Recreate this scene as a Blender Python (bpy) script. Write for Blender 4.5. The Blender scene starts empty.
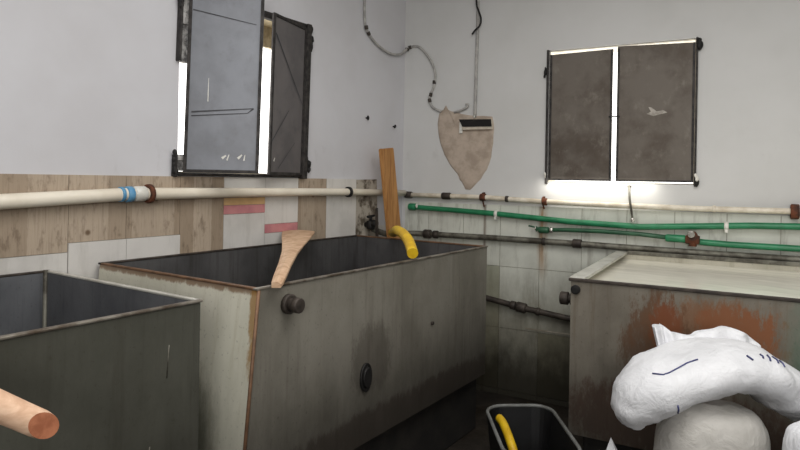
import bpy, bmesh, math, random
from mathutils import Vector, Matrix, noise
from mathutils.bvhtree import BVHTree
random.seed(7)
S = bpy.context.scene
COL = S.collection
PI = math.pi

# ------------------------------------------------------------------ camera
YAW, RHO, FPX = math.radians(33.95), 0.0172, 609.0
fw = Vector((-math.sin(YAW), math.cos(YAW), 0))
r0 = Vector((math.cos(YAW), math.sin(YAW), 0))
up = Vector((0, 0, 1))
cr = r0 * math.cos(RHO) + up * math.sin(RHO)
cu = up * math.cos(RHO) - r0 * math.sin(RHO)
cd = bpy.data.cameras.new('camera'); cam = bpy.data.objects.new('camera', cd); COL.objects.link(cam)
M = Matrix((cr, cu, -fw)).transposed().to_4x4(); M.translation = Vector((2.68, -4.02, 1.55))
cam.matrix_world = M
cd.sensor_width = 36; cd.lens = FPX / 800 * 36; cd.shift_y = (179 - 225) / 800; cd.clip_start = .02
S.camera = cam

# ------------------------------------------------------------------ materials
class NT:
    def __init__(s, name):
        s.m = bpy.data.materials.new(name); s.m.use_nodes = True
        s.t = s.m.node_tree; s.b = s.t.nodes['Principled BSDF']
        s.pos = s.t.nodes.new('ShaderNodeNewGeometry').outputs['Position']
    def n(s, kind, **kw):
        nd = s.t.nodes.new(kind)
        for k, v in kw.items():
            if hasattr(nd, k): setattr(nd, k, v)
            else: nd.inputs[k].default_value = v
        return nd
    def l(s, a, b): s.t.links.new(a, b)
    def scaled(s, sc, rot=0.0):
        mp = s.n('ShaderNodeMapping'); s.l(s.pos, mp.inputs['Vector'])
        mp.inputs['Scale'].default_value = sc if hasattr(sc, '__len__') else (sc, sc, sc)
        mp.inputs['Rotation'].default_value = (0, 0, rot)
        return mp.outputs[0]
    def noise(s, sc, detail=5, rough=.6, dist=0):
        nz = s.n('ShaderNodeTexNoise'); nz.inputs['Scale'].default_value = 1
        nz.inputs['Detail'].default_value = detail; nz.inputs['Roughness'].default_value = rough
        nz.inputs['Distortion'].default_value = dist
        s.l(s.scaled(sc), nz.inputs['Vector']); return nz.outputs['Fac']
    def rng(s, v, a, b, lo=0., hi=1., smooth=True):
        mr = s.n('ShaderNodeMapRange'); mr.interpolation_type = 'SMOOTHSTEP' if smooth else 'LINEAR'
        s.l(v, mr.inputs[0]); mr.inputs[1].default_value = a; mr.inputs[2].default_value = b
        mr.inputs[3].default_value = lo; mr.inputs[4].default_value = hi
        return mr.outputs[0]
    def math(s, op, a, b=None):
        m = s.n('ShaderNodeMath'); m.operation = op
        for i, v in enumerate((a, b)):
            if v is None: continue
            if isinstance(v, (int, float)): m.inputs[i].default_value = v
            else: s.l(v, m.inputs[i])
        return m.outputs[0]
    def axis(s, d):
        v = s.n('ShaderNodeVectorMath'); v.operation = 'DOT_PRODUCT'; s.l(s.pos, v.inputs[0])
        v.inputs[1].default_value = d; return v.outputs['Value']
    def mix(s, f, a, b):
        m = s.n('ShaderNodeMix'); m.data_type = 'RGBA'
        if isinstance(f, (int, float)): m.inputs[0].default_value = f
        else: s.l(f, m.inputs[0])
        for i, v in ((6, a), (7, b)):
            if isinstance(v, tuple): m.inputs[i].default_value = v
            else: s.l(v, m.inputs[i])
        return m.outputs[2]
    def bump(s, h, strength=.3, dist=.01):
        b = s.n('ShaderNodeBump'); b.inputs['Strength'].default_value = strength; b.inputs['Distance'].default_value = dist
        s.l(h, b.inputs['Height']); s.l(b.outputs[0], s.b.inputs['Normal'])
    def done(s, colour, rough=.6, metal=0., spec=None):
        if isinstance(colour, tuple): s.b.inputs['Base Color'].default_value = colour
        else: s.l(colour, s.b.inputs['Base Color'])
        if isinstance(rough, (int, float)): s.b.inputs['Roughness'].default_value = rough
        else: s.l(rough, s.b.inputs['Roughness'])
        s.b.inputs['Metallic'].default_value = metal
        if spec is not None: s.b.inputs['Specular IOR Level'].default_value = spec
        return s.m

def C(r, g, b):
    f = lambda v: (v / 255 / 12.92) if v / 255 <= .04045 else ((v / 255 + .055) / 1.055) ** 2.4
    return (f(r), f(g), f(b), 1)

def speckled(name, a, b, sc=6, rough=.6, metal=0., bump=.15, lo=.35, hi=.65, spec=None):
    t = NT(name); f = t.rng(t.noise(sc), lo, hi)
    if bump: t.bump(t.noise(40), bump, .004)
    return t.done(t.mix(f, a, b), rough, metal, spec)

AW = math.radians(5)
RW = (math.cos(AW), math.sin(AW), 0); RN = (math.sin(AW), -math.cos(AW), 0)

def plaster(name, a, b, ax, lowdark):
    t = NT(name)
    c = t.mix(t.rng(t.noise(1.3, 4), .35, .7), a, b)
    smudge = t.math('MULTIPLY', t.rng(t.noise((9, 9, 5), 6), .6, .78), t.rng(t.axis((0, 0, 1)), 2.2, 1.4))
    c = t.mix(t.math('MULTIPLY', smudge, .22), c, C(120, 112, 100))
    c = t.mix(t.rng(t.axis((0, 0, 1)), 1.0, .25), c, lowdark)
    t.bump(t.noise(14, 6), .12, .01)
    return t.done(c, .85, spec=.2)
m_wall_l = plaster('whitewash_left', C(212, 212, 217), C(204, 203, 207), (0, 1, 0), C(60, 56, 50))
m_wall_b = plaster('whitewash_back', C(214, 214, 214), C(206, 206, 205), RW, C(60, 56, 50))
m_room = speckled('room_plaster', C(190, 188, 184), C(178, 176, 172), 2, .9)

def wood_tile():
    t = NT('wood_look_tile')
    idx = t.math('FLOOR', t.math('MULTIPLY', t.math('ADD', t.axis((0, 1, 0)), t.math('MULTIPLY', t.noise((1, 2, 30), 2), .012)), 8.6))
    wn = t.n('ShaderNodeTexWhiteNoise'); wn.noise_dimensions = '1D'; t.l(idx, wn.inputs['W'])
    gr = t.noise((1, 70, 3.5), 6, .7, 1.5)
    c = t.mix(wn.outputs['Value'], C(184, 168, 150), C(152, 135, 116))
    c = t.mix(t.math('MULTIPLY', t.rng(gr, .45, .72), .5), c, C(122, 105, 88))
    c = t.mix(t.math('MULTIPLY', t.rng(t.noise((1, 22, 9), 4, .7), .52, .7), .6), c, C(108, 92, 76))
    kn = t.n('ShaderNodeTexVoronoi'); kn.inputs['Scale'].default_value = 1; t.l(t.scaled((1, 7, 7)), kn.inputs['Vector'])
    c = t.mix(t.rng(kn.outputs['Distance'], .13, .05), c, C(112, 92, 74))
    return t.done(c, .45, spec=.35)
m_woodtile = wood_tile()

def glaze(name, base, back):
    t = NT(name)
    z = t.axis((0, 0, 1)); s_ = t.axis(RW)
    c = t.mix(t.rng(t.noise(3.5, 5), .4, .68), base, tuple(v * .86 for v in base[:3]) + (1,))
    st = t.rng(t.noise((14, 14, 2.2), 6, .7), .5, .72)
    c = t.mix(t.math('MULTIPLY', st, .45 if back else .18), c, C(112, 106, 92))
    if back:
        # rust run under the grey pipe
        run = t.math('MULTIPLY', t.rng(t.math('ABSOLUTE', t.math('SUBTRACT', s_, 1.13)), .05, .0), t.rng(z, .78, 1.1))
        run = t.math('MULTIPLY', run, t.rng(t.noise((30, 30, 4), 4), .3, .6))
        c = t.mix(t.math('MULTIPLY', run, .8), c, C(150, 104, 44))
        run2 = t.math('MULTIPLY', t.rng(t.math('ABSOLUTE', t.math('SUBTRACT', s_, .70)), .018, .0), t.rng(z, 1.42, 1.38))
        c = t.mix(t.math('MULTIPLY', run2, .7), c, C(90, 62, 40))
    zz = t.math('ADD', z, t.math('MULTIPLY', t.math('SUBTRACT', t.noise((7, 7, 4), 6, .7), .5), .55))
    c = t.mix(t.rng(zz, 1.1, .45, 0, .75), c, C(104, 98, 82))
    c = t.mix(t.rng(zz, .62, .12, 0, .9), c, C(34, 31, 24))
    return t.done(c, .3, spec=.4)
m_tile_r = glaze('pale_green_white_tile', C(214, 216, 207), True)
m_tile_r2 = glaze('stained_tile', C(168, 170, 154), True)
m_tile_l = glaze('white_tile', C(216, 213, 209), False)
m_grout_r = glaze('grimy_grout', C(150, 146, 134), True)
m_pink = speckled('pink_tile_band', C(205, 140, 142), C(188, 120, 128), 9, .35)
m_yellowband = speckled('yellow_tile_band', C(214, 178, 128), C(196, 160, 112), 9, .35)
m_grout = speckled('grout', C(160, 154, 142), C(132, 124, 110), 9, .9)

def floor_mat():
    t = NT('wet_dark_concrete')
    c = t.mix(t.rng(t.noise(3), .35, .7), C(30, 26, 22), C(52, 46, 40))
    t.bump(t.noise(18), .3, .01)
    return t.done(c, t.rng(t.noise(2), .4, .6, .35, .8), spec=.3)
m_floor = floor_mat()

def tub_metal(name, a, b, streak, rust=None, axis=None, rough=.55, metal=.35, low=.75):
    t = NT(name)
    c = t.mix(t.rng(t.noise((3, 3, 2), 6), .35, .68), a, b)
    c = t.mix(t.math('MULTIPLY', t.rng(t.noise((26, 26, 1.6), 5, .7), .5, .72), .5), c, streak)
    c = t.mix(t.math('MULTIPLY', t.rng(t.noise((90, 90, 70), 3), .6, .75), .35), c, C(60, 52, 44))
    z = t.axis((0, 0, 1))
    if rust:
        for (ax, s0, w, z0, h, colr, amt, *nz_) in rust:
            ex = t.math('DIVIDE', t.math('ABSOLUTE', t.math('SUBTRACT', t.axis(ax), s0)), w)
            ez = t.math('DIVIDE', t.math('ABSOLUTE', t.math('SUBTRACT', z, z0)), h)
            dd = t.math('ADD', t.math('POWER', ex, 2.5), t.math('POWER', ez, 2.5))
            dd = t.math('ADD', dd, t.math('MULTIPLY', t.math('SUBTRACT', t.noise((24, 24, 9), 8, .8), .5), nz_[0] if nz_ else 3.4))
            c = t.mix(t.math('MULTIPLY', t.rng(dd, 1.15, .35), amt), c, colr)
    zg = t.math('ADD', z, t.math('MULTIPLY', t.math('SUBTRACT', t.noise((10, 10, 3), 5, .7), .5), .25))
    c = t.mix(t.rng(zg, .98, .36, 0, low), c, C(34, 31, 27))      # shade painted in: sheet colour darkens towards the foot
    t.bump(t.noise((9, 9, 6), 5), .12, .012)
    return t.done(c, rough, metal, spec=.35)
Y = (0, 1, 0); X = (1, 0, 0)
m_tub1 = tub_metal('dull_zinc_sheet', C(90, 90, 82), C(76, 76, 68), C(70, 68, 60))
m_tub1_in = tub_metal('dull_zinc_inside', C(112, 114, 118), C(88, 90, 95), C(62, 63, 66))
m_tub2 = tub_metal('weathered_steel_sheet', C(150, 146, 136), C(128, 124, 114), C(112, 106, 97),
    rust=[(Y, -1.80, .16, .74, .17, C(84, 77, 70), .5), (Y, -1.5, 1.6, .42, .10, C(74, 58, 52), .6)])
m_tub2_in = tub_metal('weathered_steel_inside', C(98, 97, 98), C(76, 75, 76), C(58, 54, 50))
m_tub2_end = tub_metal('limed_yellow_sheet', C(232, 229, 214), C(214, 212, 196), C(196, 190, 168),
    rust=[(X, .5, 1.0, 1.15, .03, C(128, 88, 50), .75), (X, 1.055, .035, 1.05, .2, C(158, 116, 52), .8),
          (X, .50, .42, .52, .42, C(116, 118, 100), .85, 1.0)], metal=.05, low=.55)  # last entry: darker grey-green area over the lower end sheet
m_tub3 = tub_metal('rusty_steel_sheet', C(138, 132, 121), C(112, 106, 96), C(98, 86, 70),
    rust=[(RW, 2.22, .30, .90, .17, C(128, 92, 66), .8, 5.0), (RW, 2.02, .15, .78, .30, C(98, 72, 54), .75, 4.5),
          (RW, 2.33, .15, .94, .10, C(136, 86, 56), .8, 5.0), (RW, 2.06, .07, .92, .12, C(128, 72, 44), .7), (RW, 2.1, .5, .50, .18, C(84, 52, 40), .7), (RW, 2.95, .46, .84, .46, C(74, 112, 96), .9, .9)])
m_tub3_in = tub_metal('pale_inner_sheet', C(196, 192, 178), C(172, 168, 154), C(140, 132, 112))
m_rim = speckled('worn_rim_steel', C(150, 144, 134), C(92, 80, 68), 12, .4, .6)
m_rim_rust = speckled('rusty_rim', C(128, 96, 72), C(96, 72, 54), 14, .6, .3)
m_rim_bright = speckled('bright_rim_steel', C(214, 213, 206), C(186, 184, 176), 8, .35, .3)
m_dark = speckled('dark_pipe_iron', C(74, 66, 60), C(48, 42, 38), 18, .6, .3)
m_black = speckled('black_iron', C(30, 28, 28), C(18, 17, 17), 20, .6, .2)
m_plinth = speckled('black_wet_concrete', C(36, 32, 28), C(20, 18, 16), 8, .8)
def milk():
    t = NT('milky_liquid'); t.b.inputs['Subsurface Weight'].default_value = .0
    t.bump(t.noise(5), .03, .01)
    return t.done(C(250, 246, 232), .10, spec=.4)
m_milk = milk()

def shutter_mat(name, a, b, streak, rough):
    t = NT(name)
    c = t.mix(t.rng(t.noise(4, 6), .38, .66), a, b)
    c = t.mix(t.math('MULTIPLY', t.rng(t.noise((12, 12, 9), 6, .75), .52, .74), .5), c, streak)
    t.bump(t.noise((5, 5, 3), 3), .15, .02)
    return t.done(c, rough, .25, spec=.4)
m_shut1 = shutter_mat('blue_grey_sheet', C(134, 137, 144), C(122, 124, 130), C(112, 112, 116), .45)
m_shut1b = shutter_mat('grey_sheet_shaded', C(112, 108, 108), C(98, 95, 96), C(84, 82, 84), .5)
m_shut2 = shutter_mat('brown_grey_sheet', C(112, 105, 98), C(88, 79, 71), C(140, 134, 126), .6)
m_frame = speckled('black_painted_frame', C(66, 62, 60), C(34, 32, 32), 25, .6, .3)
m_reveal = speckled('reveal_plaster', C(206, 192, 160), C(170, 156, 128), 20, .9)
m_mark = speckled('scratched_dark_mark', C(66, 66, 70), C(52, 52, 56), 20, .6)
m_fleck = speckled('white_fleck', C(236, 234, 228), C(214, 212, 206), 20, .6)

m_cream = speckled('cream_pvc', C(240, 232, 216), C(228, 218, 200), 5, .4, bump=.05)
m_cream2 = speckled('dirty_cream_pvc', C(234, 226, 210), C(206, 194, 174), 12, .45, bump=.08)
m_white = speckled('white_pvc', C(232, 232, 226), C(214, 212, 204), 10, .4, bump=.05)
m_blue = speckled('blue_tape', C(84, 146, 190), C(120, 172, 204), 20, .5)
m_rust = speckled('rusty_iron', C(112, 62, 38), C(62, 38, 28), 25, .8)
m_green = speckled('green_ppr', C(44, 134, 92), C(34, 114, 76), 10, .35, bump=.03)
m_greend = speckled('dark_green_ppr', C(52, 98, 70), C(40, 80, 58), 10, .4, bump=.03)
m_galv = speckled('grimy_galvanised', C(128, 126, 116), C(74, 70, 62), 12, .55, .4)
m_chrome = speckled('tap_chrome', C(226, 224, 218), C(168, 164, 158), 15, .2, .8)
m_yellow = speckled('yellow_hose', C(226, 188, 34), C(206, 164, 26), 15, .45, bump=.05)
m_cement = speckled('raw_cement_patch', C(192, 177, 163), C(168, 153, 139), 12, .95, bump=.6)
m_conduit = speckled('grey_conduit', C(184, 182, 178), C(150, 148, 146), 20, .5)
m_boxwhite = speckled('socket_box_white', C(206, 197, 182), C(186, 176, 160), 20, .6)

def wood(name, a, b, dirn, sc=50):
    t = NT(name)
    g = t.noise((sc * (1 - .93 * abs(dirn[0])), sc * (1 - .93 * abs(dirn[1])), sc * (1 - .93 * abs(dirn[2]))), 5, .6, .6)
    t.bump(g, .15, .004)
    return t.done(t.mix(t.rng(g, .32, .68), a, b), .65, spec=.25)
m_plank = wood('warm_plank', C(196, 146, 92), C(160, 112, 66), (0, 0, 1))
m_paddle = wood('pale_paddle_wood', C(216, 184, 154), C(186, 150, 120), (.6, .8, 0))
m_pole = wood('pink_pole_wood', C(228, 194, 166), C(204, 166, 138), (.7, .6, 0))
m_poleend = speckled('pole_end_grain', C(190, 122, 88), C(160, 96, 66), 30, .8)

def sackcloth(name, a, b):
    t = NT(name)
    w = t.n('ShaderNodeTexWave'); w.inputs['Scale'].default_value = 90; w.inputs['Distortion'].default_value = 1
    t.l(t.pos, w.inputs['Vector'])
    h = t.math('ADD', t.math('MULTIPLY', w.outputs['Fac'], .03), t.math('MULTIPLY', t.noise(13, 6, .6, .8), 1.6))
    t.bump(h, .42, .02)
    return t.done(t.mix(t.rng(t.noise(6), .4, .7), a, b), .5, spec=.35)
m_sack = sackcloth('white_woven_sack', C(224, 225, 229), C(210, 211, 215))
m_sack2 = sackcloth('offwhite_woven_sack', C(204, 201, 196), C(190, 187, 181))
m_print = speckled('navy_sack_print', C(44, 48, 96), C(70, 74, 120), 30, .6)
m_basin = speckled('black_plastic_basin', C(20, 20, 22), C(12, 12, 13), 8, .5)
m_basinrim = speckled('grey_basin_rim', C(120, 122, 120), C(92, 92, 90), 8, .45)

# ------------------------------------------------------------------ geometry helpers
def mesh_obj(name, bm, mats, parent=None, smooth=False):
    me = bpy.data.meshes.new(name); bmesh.ops.recalc_face_normals(bm, faces=bm.faces[:])
    if parent is not None:
        bmesh.ops.translate(bm, verts=bm.verts[:], vec=-parent_origin(parent))
    bm.to_mesh(me); bm.free()
    for m in (mats if isinstance(mats, (list, tuple)) else [mats]): me.materials.append(m)
    if smooth:
        for p in me.polygons: p.use_smooth = True
    o = bpy.data.objects.new(name, me); COL.objects.link(o)
    if parent is not None: o.parent = parent
    return o
def parent_origin(p):
    v = Vector((0, 0, 0))
    while p is not None: v += p.location; p = p.parent
    return v
def tag(o, label=None, cat=None, group=None, kind=None):
    if label: o['label'] = label
    if cat: o['category'] = cat
    if group: o['group'] = group
    if kind: o['kind'] = kind
    return o
def thing(name, loc, label, cat, group=None):
    e = bpy.data.objects.new(name, None); e.empty_display_size = .1; COL.objects.link(e); e.location = loc
    return tag(e, label, cat, group)
def BM(): return bmesh.new()
def box(bm, lo, hi, mi=0, frame=None, bevel=0):
    vs = [Vector((x, y, z)) for x in (lo[0], hi[0]) for y in (lo[1], hi[1]) for z in (lo[2], hi[2])]
    if frame: vs = [frame(v) for v in vs]
    v = [bm.verts.new(p) for p in vs]
    fs = [bm.faces.new([v[i] for i in q]) for q in ((0, 1, 3, 2), (4, 6, 7, 5), (0, 4, 5, 1), (2, 3, 7, 6), (0, 2, 6, 4), (1, 5, 7, 3))]
    for f in fs: f.material_index = mi
    if bevel:
        r = bmesh.ops.bevel(bm, geom=list({e for f in fs for e in f.edges}), offset=bevel, segments=2, affect='EDGES', profile=.5)
        for f in r['faces']: f.material_index = mi
    return fs
def RF(v):   # back wall frame: (along, out from wall, z)
    return Vector((v[0] * RW[0] + v[1] * RN[0], v[0] * RW[1] + v[1] * RN[1], v[2]))
def rp(s, off, z): return RF((s, off, z))
def smooth_path(pts, n=8):
    pts = [Vector(p) for p in pts]; out = []
    for i in range(len(pts) - 1):
        p0 = pts[max(i - 1, 0)]; p1 = pts[i]; p2 = pts[i + 1]; p3 = pts[min(i + 2, len(pts) - 1)]
        for k in range(n):
            t = k / n
            out.append(.5 * ((2 * p1) + (p2 - p0) * t + (2 * p0 - 5 * p1 + 4 * p2 - p3) * t * t + (3 * p1 - p0 - 3 * p2 + p3) * t ** 3))
    out.append(pts[-1]); return out
def tube(bm, pts, rad, seg=12, mi=0, caps=True, flat=1.0):
    pts = [Vector(p) for p in pts]; rings = []
    rads = rad if isinstance(rad, (list, tuple)) else [rad] * len(pts)
    nrm = None
    for i, p in enumerate(pts):
        d = (pts[min(i + 1, len(pts) - 1)] - pts[max(i - 1, 0)]).normalized()
        if nrm is None:
            nrm = d.cross(Vector((0, 0, 1)))
            if nrm.length < .05: nrm = d.cross(Vector((1, 0, 0)))
        nrm = (nrm - d * nrm.dot(d)).normalized(); b = d.cross(nrm)
        rings.append([bm.verts.new(p + (nrm * math.cos(a) + b * math.sin(a) * flat) * rads[i]) for a in [2 * PI * k / seg for k in range(seg)]])
    for a, b in zip(rings, rings[1:]):
        for k in range(seg):
            f = bm.faces.new((a[k], a[(k + 1) % seg], b[(k + 1) % seg], b[k])); f.material_index = mi; f.smooth = True
    if caps:
        for r_ in (rings[0], rings[-1]):
            f = bm.faces.new(r_); f.material_index = mi
    return rings
def tube_obj(name, pts, rad, mat, parent=None, seg=12, n=0, caps=True):
    bm = BM(); tube(bm, smooth_path(pts, n) if n else pts, rad, seg, caps=caps)
    return mesh_obj(name, bm, mat, parent)
def collar(bm, p, d, r, w, mi=0, seg=16):
    """short ring with bevelled ends around a pipe axis"""
    p = Vector(p); d = Vector(d).normalized()
    tube(bm, [p - d * w, p - d * w * .8, p + d * w * .8, p + d * w], [r * .86, r, r, r * .86], seg, mi)

# ------------------------------------------------------------------ setting
def wall_with_hole(name, frame, length0, length1, z1, hole, mat, thick=.2):
    bm = BM(); a0, a1, h0, h1 = hole
    for (p, q, b, t) in ((length0, a0, 0, z1), (a1, length1, 0, z1), (a0, a1, 0, h0), (a0, a1, h1, z1)):
        box(bm, (p, -thick, b), (q, 0, t), 0, frame)
    o = mesh_obj(name, bm, mat); return tag(o, kind='structure')
LF = lambda v: Vector((v[1], v[0], v[2]))       # left wall frame: (y, out, z)
H1 = (-2.075, -1.150, 1.56, 2.50)
H2 = (1.152, 2.088, 1.545, 2.468)
ZC = 3.3
wall_with_hole('wall_left', LF, -6.5, 0.2, ZC, H1, m_wall_l)
wall_with_hole('wall_back', RF, 0.0, 4.9, ZC, H2, m_wall_b)
bm = BM(); box(bm, (4.7, -6.5, 0), (4.9, .25, ZC)); tag(mesh_obj('wall_right', bm, m_room), kind='structure')
bm = BM(); box(bm, (-.2, -6.7, 0), (4.9, -6.5, ZC)); tag(mesh_obj('wall_front', bm, m_room), kind='structure')
bm = BM(); box(bm, (-.2, -6.7, -.15), (4.9, .65, 0)); tag(mesh_obj('floor', bm, m_floor), kind='structure')
bm = BM(); box(bm, (-.2, -6.7, ZC), (4.9, .65, ZC + .15)); tag(mesh_obj('ceiling', bm, m_room), kind='structure')

# left wainscot: individual tiles bedded in one panel
bm = BM()
T = .012; G = .0012
def ltile(y0, y1, z0, z1, mi, t=T):
    box(bm, (y0 + G, 0, z0 + G), (y1 - G, t, z1 - G), mi, LF)
box(bm, (-6.4, 0, 0), (-.36, .006, 1.54), 1, LF)
ZT = 1.545
y = -6.4
# columns: 0 white tile, 1 grout, 2 wood, 3 pink, 4 yellow
cols = []
yy = -2.63
while yy > -6.2: cols.append((yy - .29, yy, 1.207)); yy -= .29
for (a, b, zb) in cols:
    ltile(a, b, zb, ZT, 2)
    for k in range(3): ltile(a, b, max(0, zb - .45 * (k + 1)), zb - .45 * k, 0)
for (a, b) in ((-2.63, -2.36), (-2.36, -2.065)):
    ltile(a, b, 1.247, ZT, 2)
    ltile(a, b, .80, 1.247, 0, .018); ltile(a, b, .36, .80, 0); ltile(a, b, 0, .36, 0)
ltile(-2.065, -1.785, 1.08, ZT, 2); ltile(-2.065, -1.785, .5, 1.08, 0)
ltile(-1.785, -1.48, 1.43, ZT, 0); ltile(-1.785, -1.48, 1.388, 1.43, 4); ltile(-1.785, -1.48, 1.338, 1.388, 3); ltile(-1.785, -1.48, .9, 1.338, 0)
ltile(-1.48, -1.20, 1.268, ZT, 0); ltile(-1.48, -1.20, 1.215, 1.268, 3); ltile(-1.48, -1.20, .9, 1.215, 0)
ltile(-1.20, -.93, 1.08, ZT, 2); ltile(-1.20, -.93, .5, 1.08, 0)
ltile(-.93, -.61, 1.43, ZT, 0); ltile(-.93, -.61, .98, 1.43, 0); ltile(-.93, -.61, .5, .98, 0)
for k in range(4): ltile(-2.065 + .29 * k, -2.065 + .29 * (k + 1), 0, .5, 0)
tag(mesh_obj('trim_1', bm, [m_tile_l, m_grout, m_woodtile, m_pink, m_yellowband]), kind='structure')

# broken-out plaster where the tiles are missing beside the corner
bm = BM()
outline = [(-.61, 1.54), (-.36, 1.545), (-.345, 1.30), (-.36, 1.12), (-.60, 1.10), (-.615, 1.3)]
rim_o = [bm.verts.new((.0075, a, b)) for a, b in outline]; ctr = []
for i in range(9):
    for j in range(9):
        pass
f = bm.faces.new(rim_o)
bmesh.ops.subdivide_edges(bm, edges=bm.edges[:], cuts=3)
tag(mesh_obj('trim_2', bm, speckled('broken_plaster', C(176, 168, 156), C(92, 82, 70), 11, .95, bump=.8, lo=.42, hi=.6)), kind='structure')
bm = BM(); box(bm, (-.345, 0, 0), (0, .004, 1.20), 0, LF); tag(mesh_obj('trim_3', bm, m_tile_l), kind='structure')

# back wall tiles
bm = BM()
box(bm, (0.03, 0, 0), (4.6, .005, 1.372), 1, RF)
s = .012; edges = [.03, .24, .53, .82, 1.11, 1.40, 1.69, 1.978, 2.27, 2.551, 2.84, 3.13, 3.42, 3.71, 4.0, 4.29, 4.58]
for ai, (a, b) in enumerate(zip(edges, edges[1:])):
    for zi, (z0, z1) in enumerate(((.0, .04), (.04, .485), (.485, .93), (.93, 1.375))):
        mi = 2 if (ai, zi) in ((2, 1), (2, 2), (1, 2), (4, 1)) else 0
        box(bm, (a + .002, 0, z0 + .002), (b - .002, .009, z1 - .002), mi, RF)
tag(mesh_obj('trim_4', bm, [m_tile_r, m_grout_r, m_tile_r2]), kind='structure')

# ------------------------------------------------------------------ window on the left wall, shutters swung inwards
def ang(bm, path, r, mi=0): tube(bm, path, r, 8, mi)
bm = BM(); y0, y1, z0, z1 = H1
SH = lambda bm: [setattr(v.co, 'y', v.co.y - (z1 - v.co.z) * .024) for v in bm.verts if v.co.z > 1.4]
for a in ((y0 - .014, -.01, 2.13), (y0 - .002, .035, z1 + .02)), ((y0 - .014, -.01, z0 - .02), (y0 - .002, .035, 1.655)), ((y1 - .02, -.01, z0 - .02), (y1 + .018, .045, z1 + .02)), \
         ((y0 - .002, -.01, z0 - .012), (y1 - .02, .03, z0 + .004)), ((y0 - .002, -.01, z1 - .02), (y1 - .02, .03, z1 + .02)):
    box(bm, a[0], a[1], 0, LF, .004)
SH(bm); w1 = tag(mesh_obj('window_1', bm, m_frame), kind='structure')
bm = BM()
box(bm, (y0 + .002, -.19, z0 + .002), (y0 + .012, -.012, z1 - .002), 0, LF); box(bm, (y1 - .012, -.19, z0 + .002), (y1 - .002, -.012, z1 - .002), 0, LF)
box(bm, (y0 + .012, -.19, z1 - .012), (y1 - .012, -.012, z1 - .002), 0, LF); box(bm, (y0 + .012, -.19, z0 + .002), (y1 - .012, -.012, z0 + .01), 0, LF)
box(bm, (y0 + .012, -.18, z1 - .14), (y1 - .012, -.15, z1 - .012), 0, LF)
SH(bm); mesh_obj('window_reveal', bm, m_reveal, w1)
for za, zb in ((2.13, z1 - .02), (z0 + .012, 1.655)):
    bm = BM(); nn = 9
    for i in range(nn):
        u0 = za + (zb - za) * i / nn; u1 = za + (zb - za) * (i + 1) / nn
        box(bm, (y0 + .0, -.02 - .01 * random.random(), u0), (y0 + .055 + .01 * random.random(), .006 + .012 * random.random(), u1), 0, LF)
    SH(bm); mesh_obj('plaster_filling', bm, speckled('flaking_filler', C(196, 194, 192), C(84, 82, 82), 30, .9), w1)
def lumps(bm, pts, r):
    for p in pts:
        res = bmesh.ops.create_icosphere(bm, subdivisions=2, radius=r * random.uniform(.7, 1.15), matrix=Matrix.Translation(Vector(p)) @ Matrix.Diagonal((.8, .8, 1.5, 1)))
        for v in res['verts']: v.co += Vector((noise.noise(v.co * 40), noise.noise(v.co * 40 + Vector((5, 0, 0))), noise.noise(v.co * 40 + Vector((0, 9, 0))))) * r * .5
bm = BM(); bm.free()
for hl, r_ in (([(.03, -1.133, 2.46), (.035, -1.125, 2.43), (.03, -1.128, 2.40), (.03, -1.128, 2.375), (.03, -1.131, 2.49)], .02), ([(.03, -1.147, 1.66), (.03, -1.128, 1.63), (.03, -1.128, 1.60)], .018),
               ([(.02, -2.105, 1.58), (.02, -2.107, 1.605), (.02, -2.107, 1.63), (.02, -2.105, 1.655)], .018), ([(.02, -2.088, 2.42), (.02, -2.086, 2.445), (.02, -2.085, 2.47)], .018)):
    bm = BM(); lumps(bm, hl, r_); mesh_obj('hinge_lump', bm, m_black, w1, True)
def shutter(parent, hinge, free, za, zb, mat, marks, label, lean=0.):
    h = Vector(hinge); d = Vector(free) - h; w = d.length; d.normalize(); n = Vector((d.y, -d.x, 0))
    fr = lambda v: h + d * v[0] + n * v[1] + Vector((0, -lean * (2.5 - v[2]), v[2]))
    bm = BM()
    box(bm, (0, -.004, za), (w, .004, zb), 0, fr)
    for a in ((0, za), (w - .016, za)): box(bm, (a[0], .004, za), (a[0] + .016, .012, zb), 1, fr)
    for z in (za, zb - .016): box(bm, (.016, .004, z), (w - .016, .012, z + .016), 1, fr)
    for mk in marks:
        (u0, v0, u1, v1, wd, mi) = mk
        a = Vector((u0, .0065, v0)); b = Vector((u1, .0065, v1)); t = (b - a).normalized(); q = Vector((-t.z, 0, t.x)) * wd
        vs = [bm.verts.new(fr(p)) for p in (a - q, b - q * .5, b + q * .5, a + q)]
        f = bm.faces.new(vs); f.material_index = mi
    o = mesh_obj('shutter', bm, [mat, m_frame, m_mark, m_fleck], parent); o['label'] = label
    return o
ln = .46
shutter(w1, (.03, -2.04, 0), (.315, -1.795, 0), 1.565, 2.56, m_shut1,
        [(.03, 1.875, .34, 1.90, .004, 2), (.03, 1.855, .31, 1.875, .003, 2), (.34, 1.90, .31, 1.875, .004, 2),
         (.02, 2.40, .34, 2.335, .003, 2), (.11, 1.93, .11, 2.05, .0025, 3),
         (.19, 1.64, .21, 1.655, .007, 3), (.27, 1.64, .29, 1.66, .007, 3), (.215, 1.63, .225, 1.66, .004, 3), (.30, 1.63, .305, 1.66, .004, 3)],  # small white specks near the leaf's bottom edge
        'wide blue-grey shutter leaf', .024)
shutter(w1, (.12, -1.545, 0), (.03, -1.175, 0), 1.562, 2.49, m_shut1b,
        [(.03, 2.38, .36, 2.0, .005, 2), (.02, 1.75, .2, 1.95, .004, 2), (.1, 1.6, .28, 1.76, .003, 2), (.05, 1.64, .06, 1.66, .006, 3)],
        'narrow grey shutter leaf with crossed scratches', .024)

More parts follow.
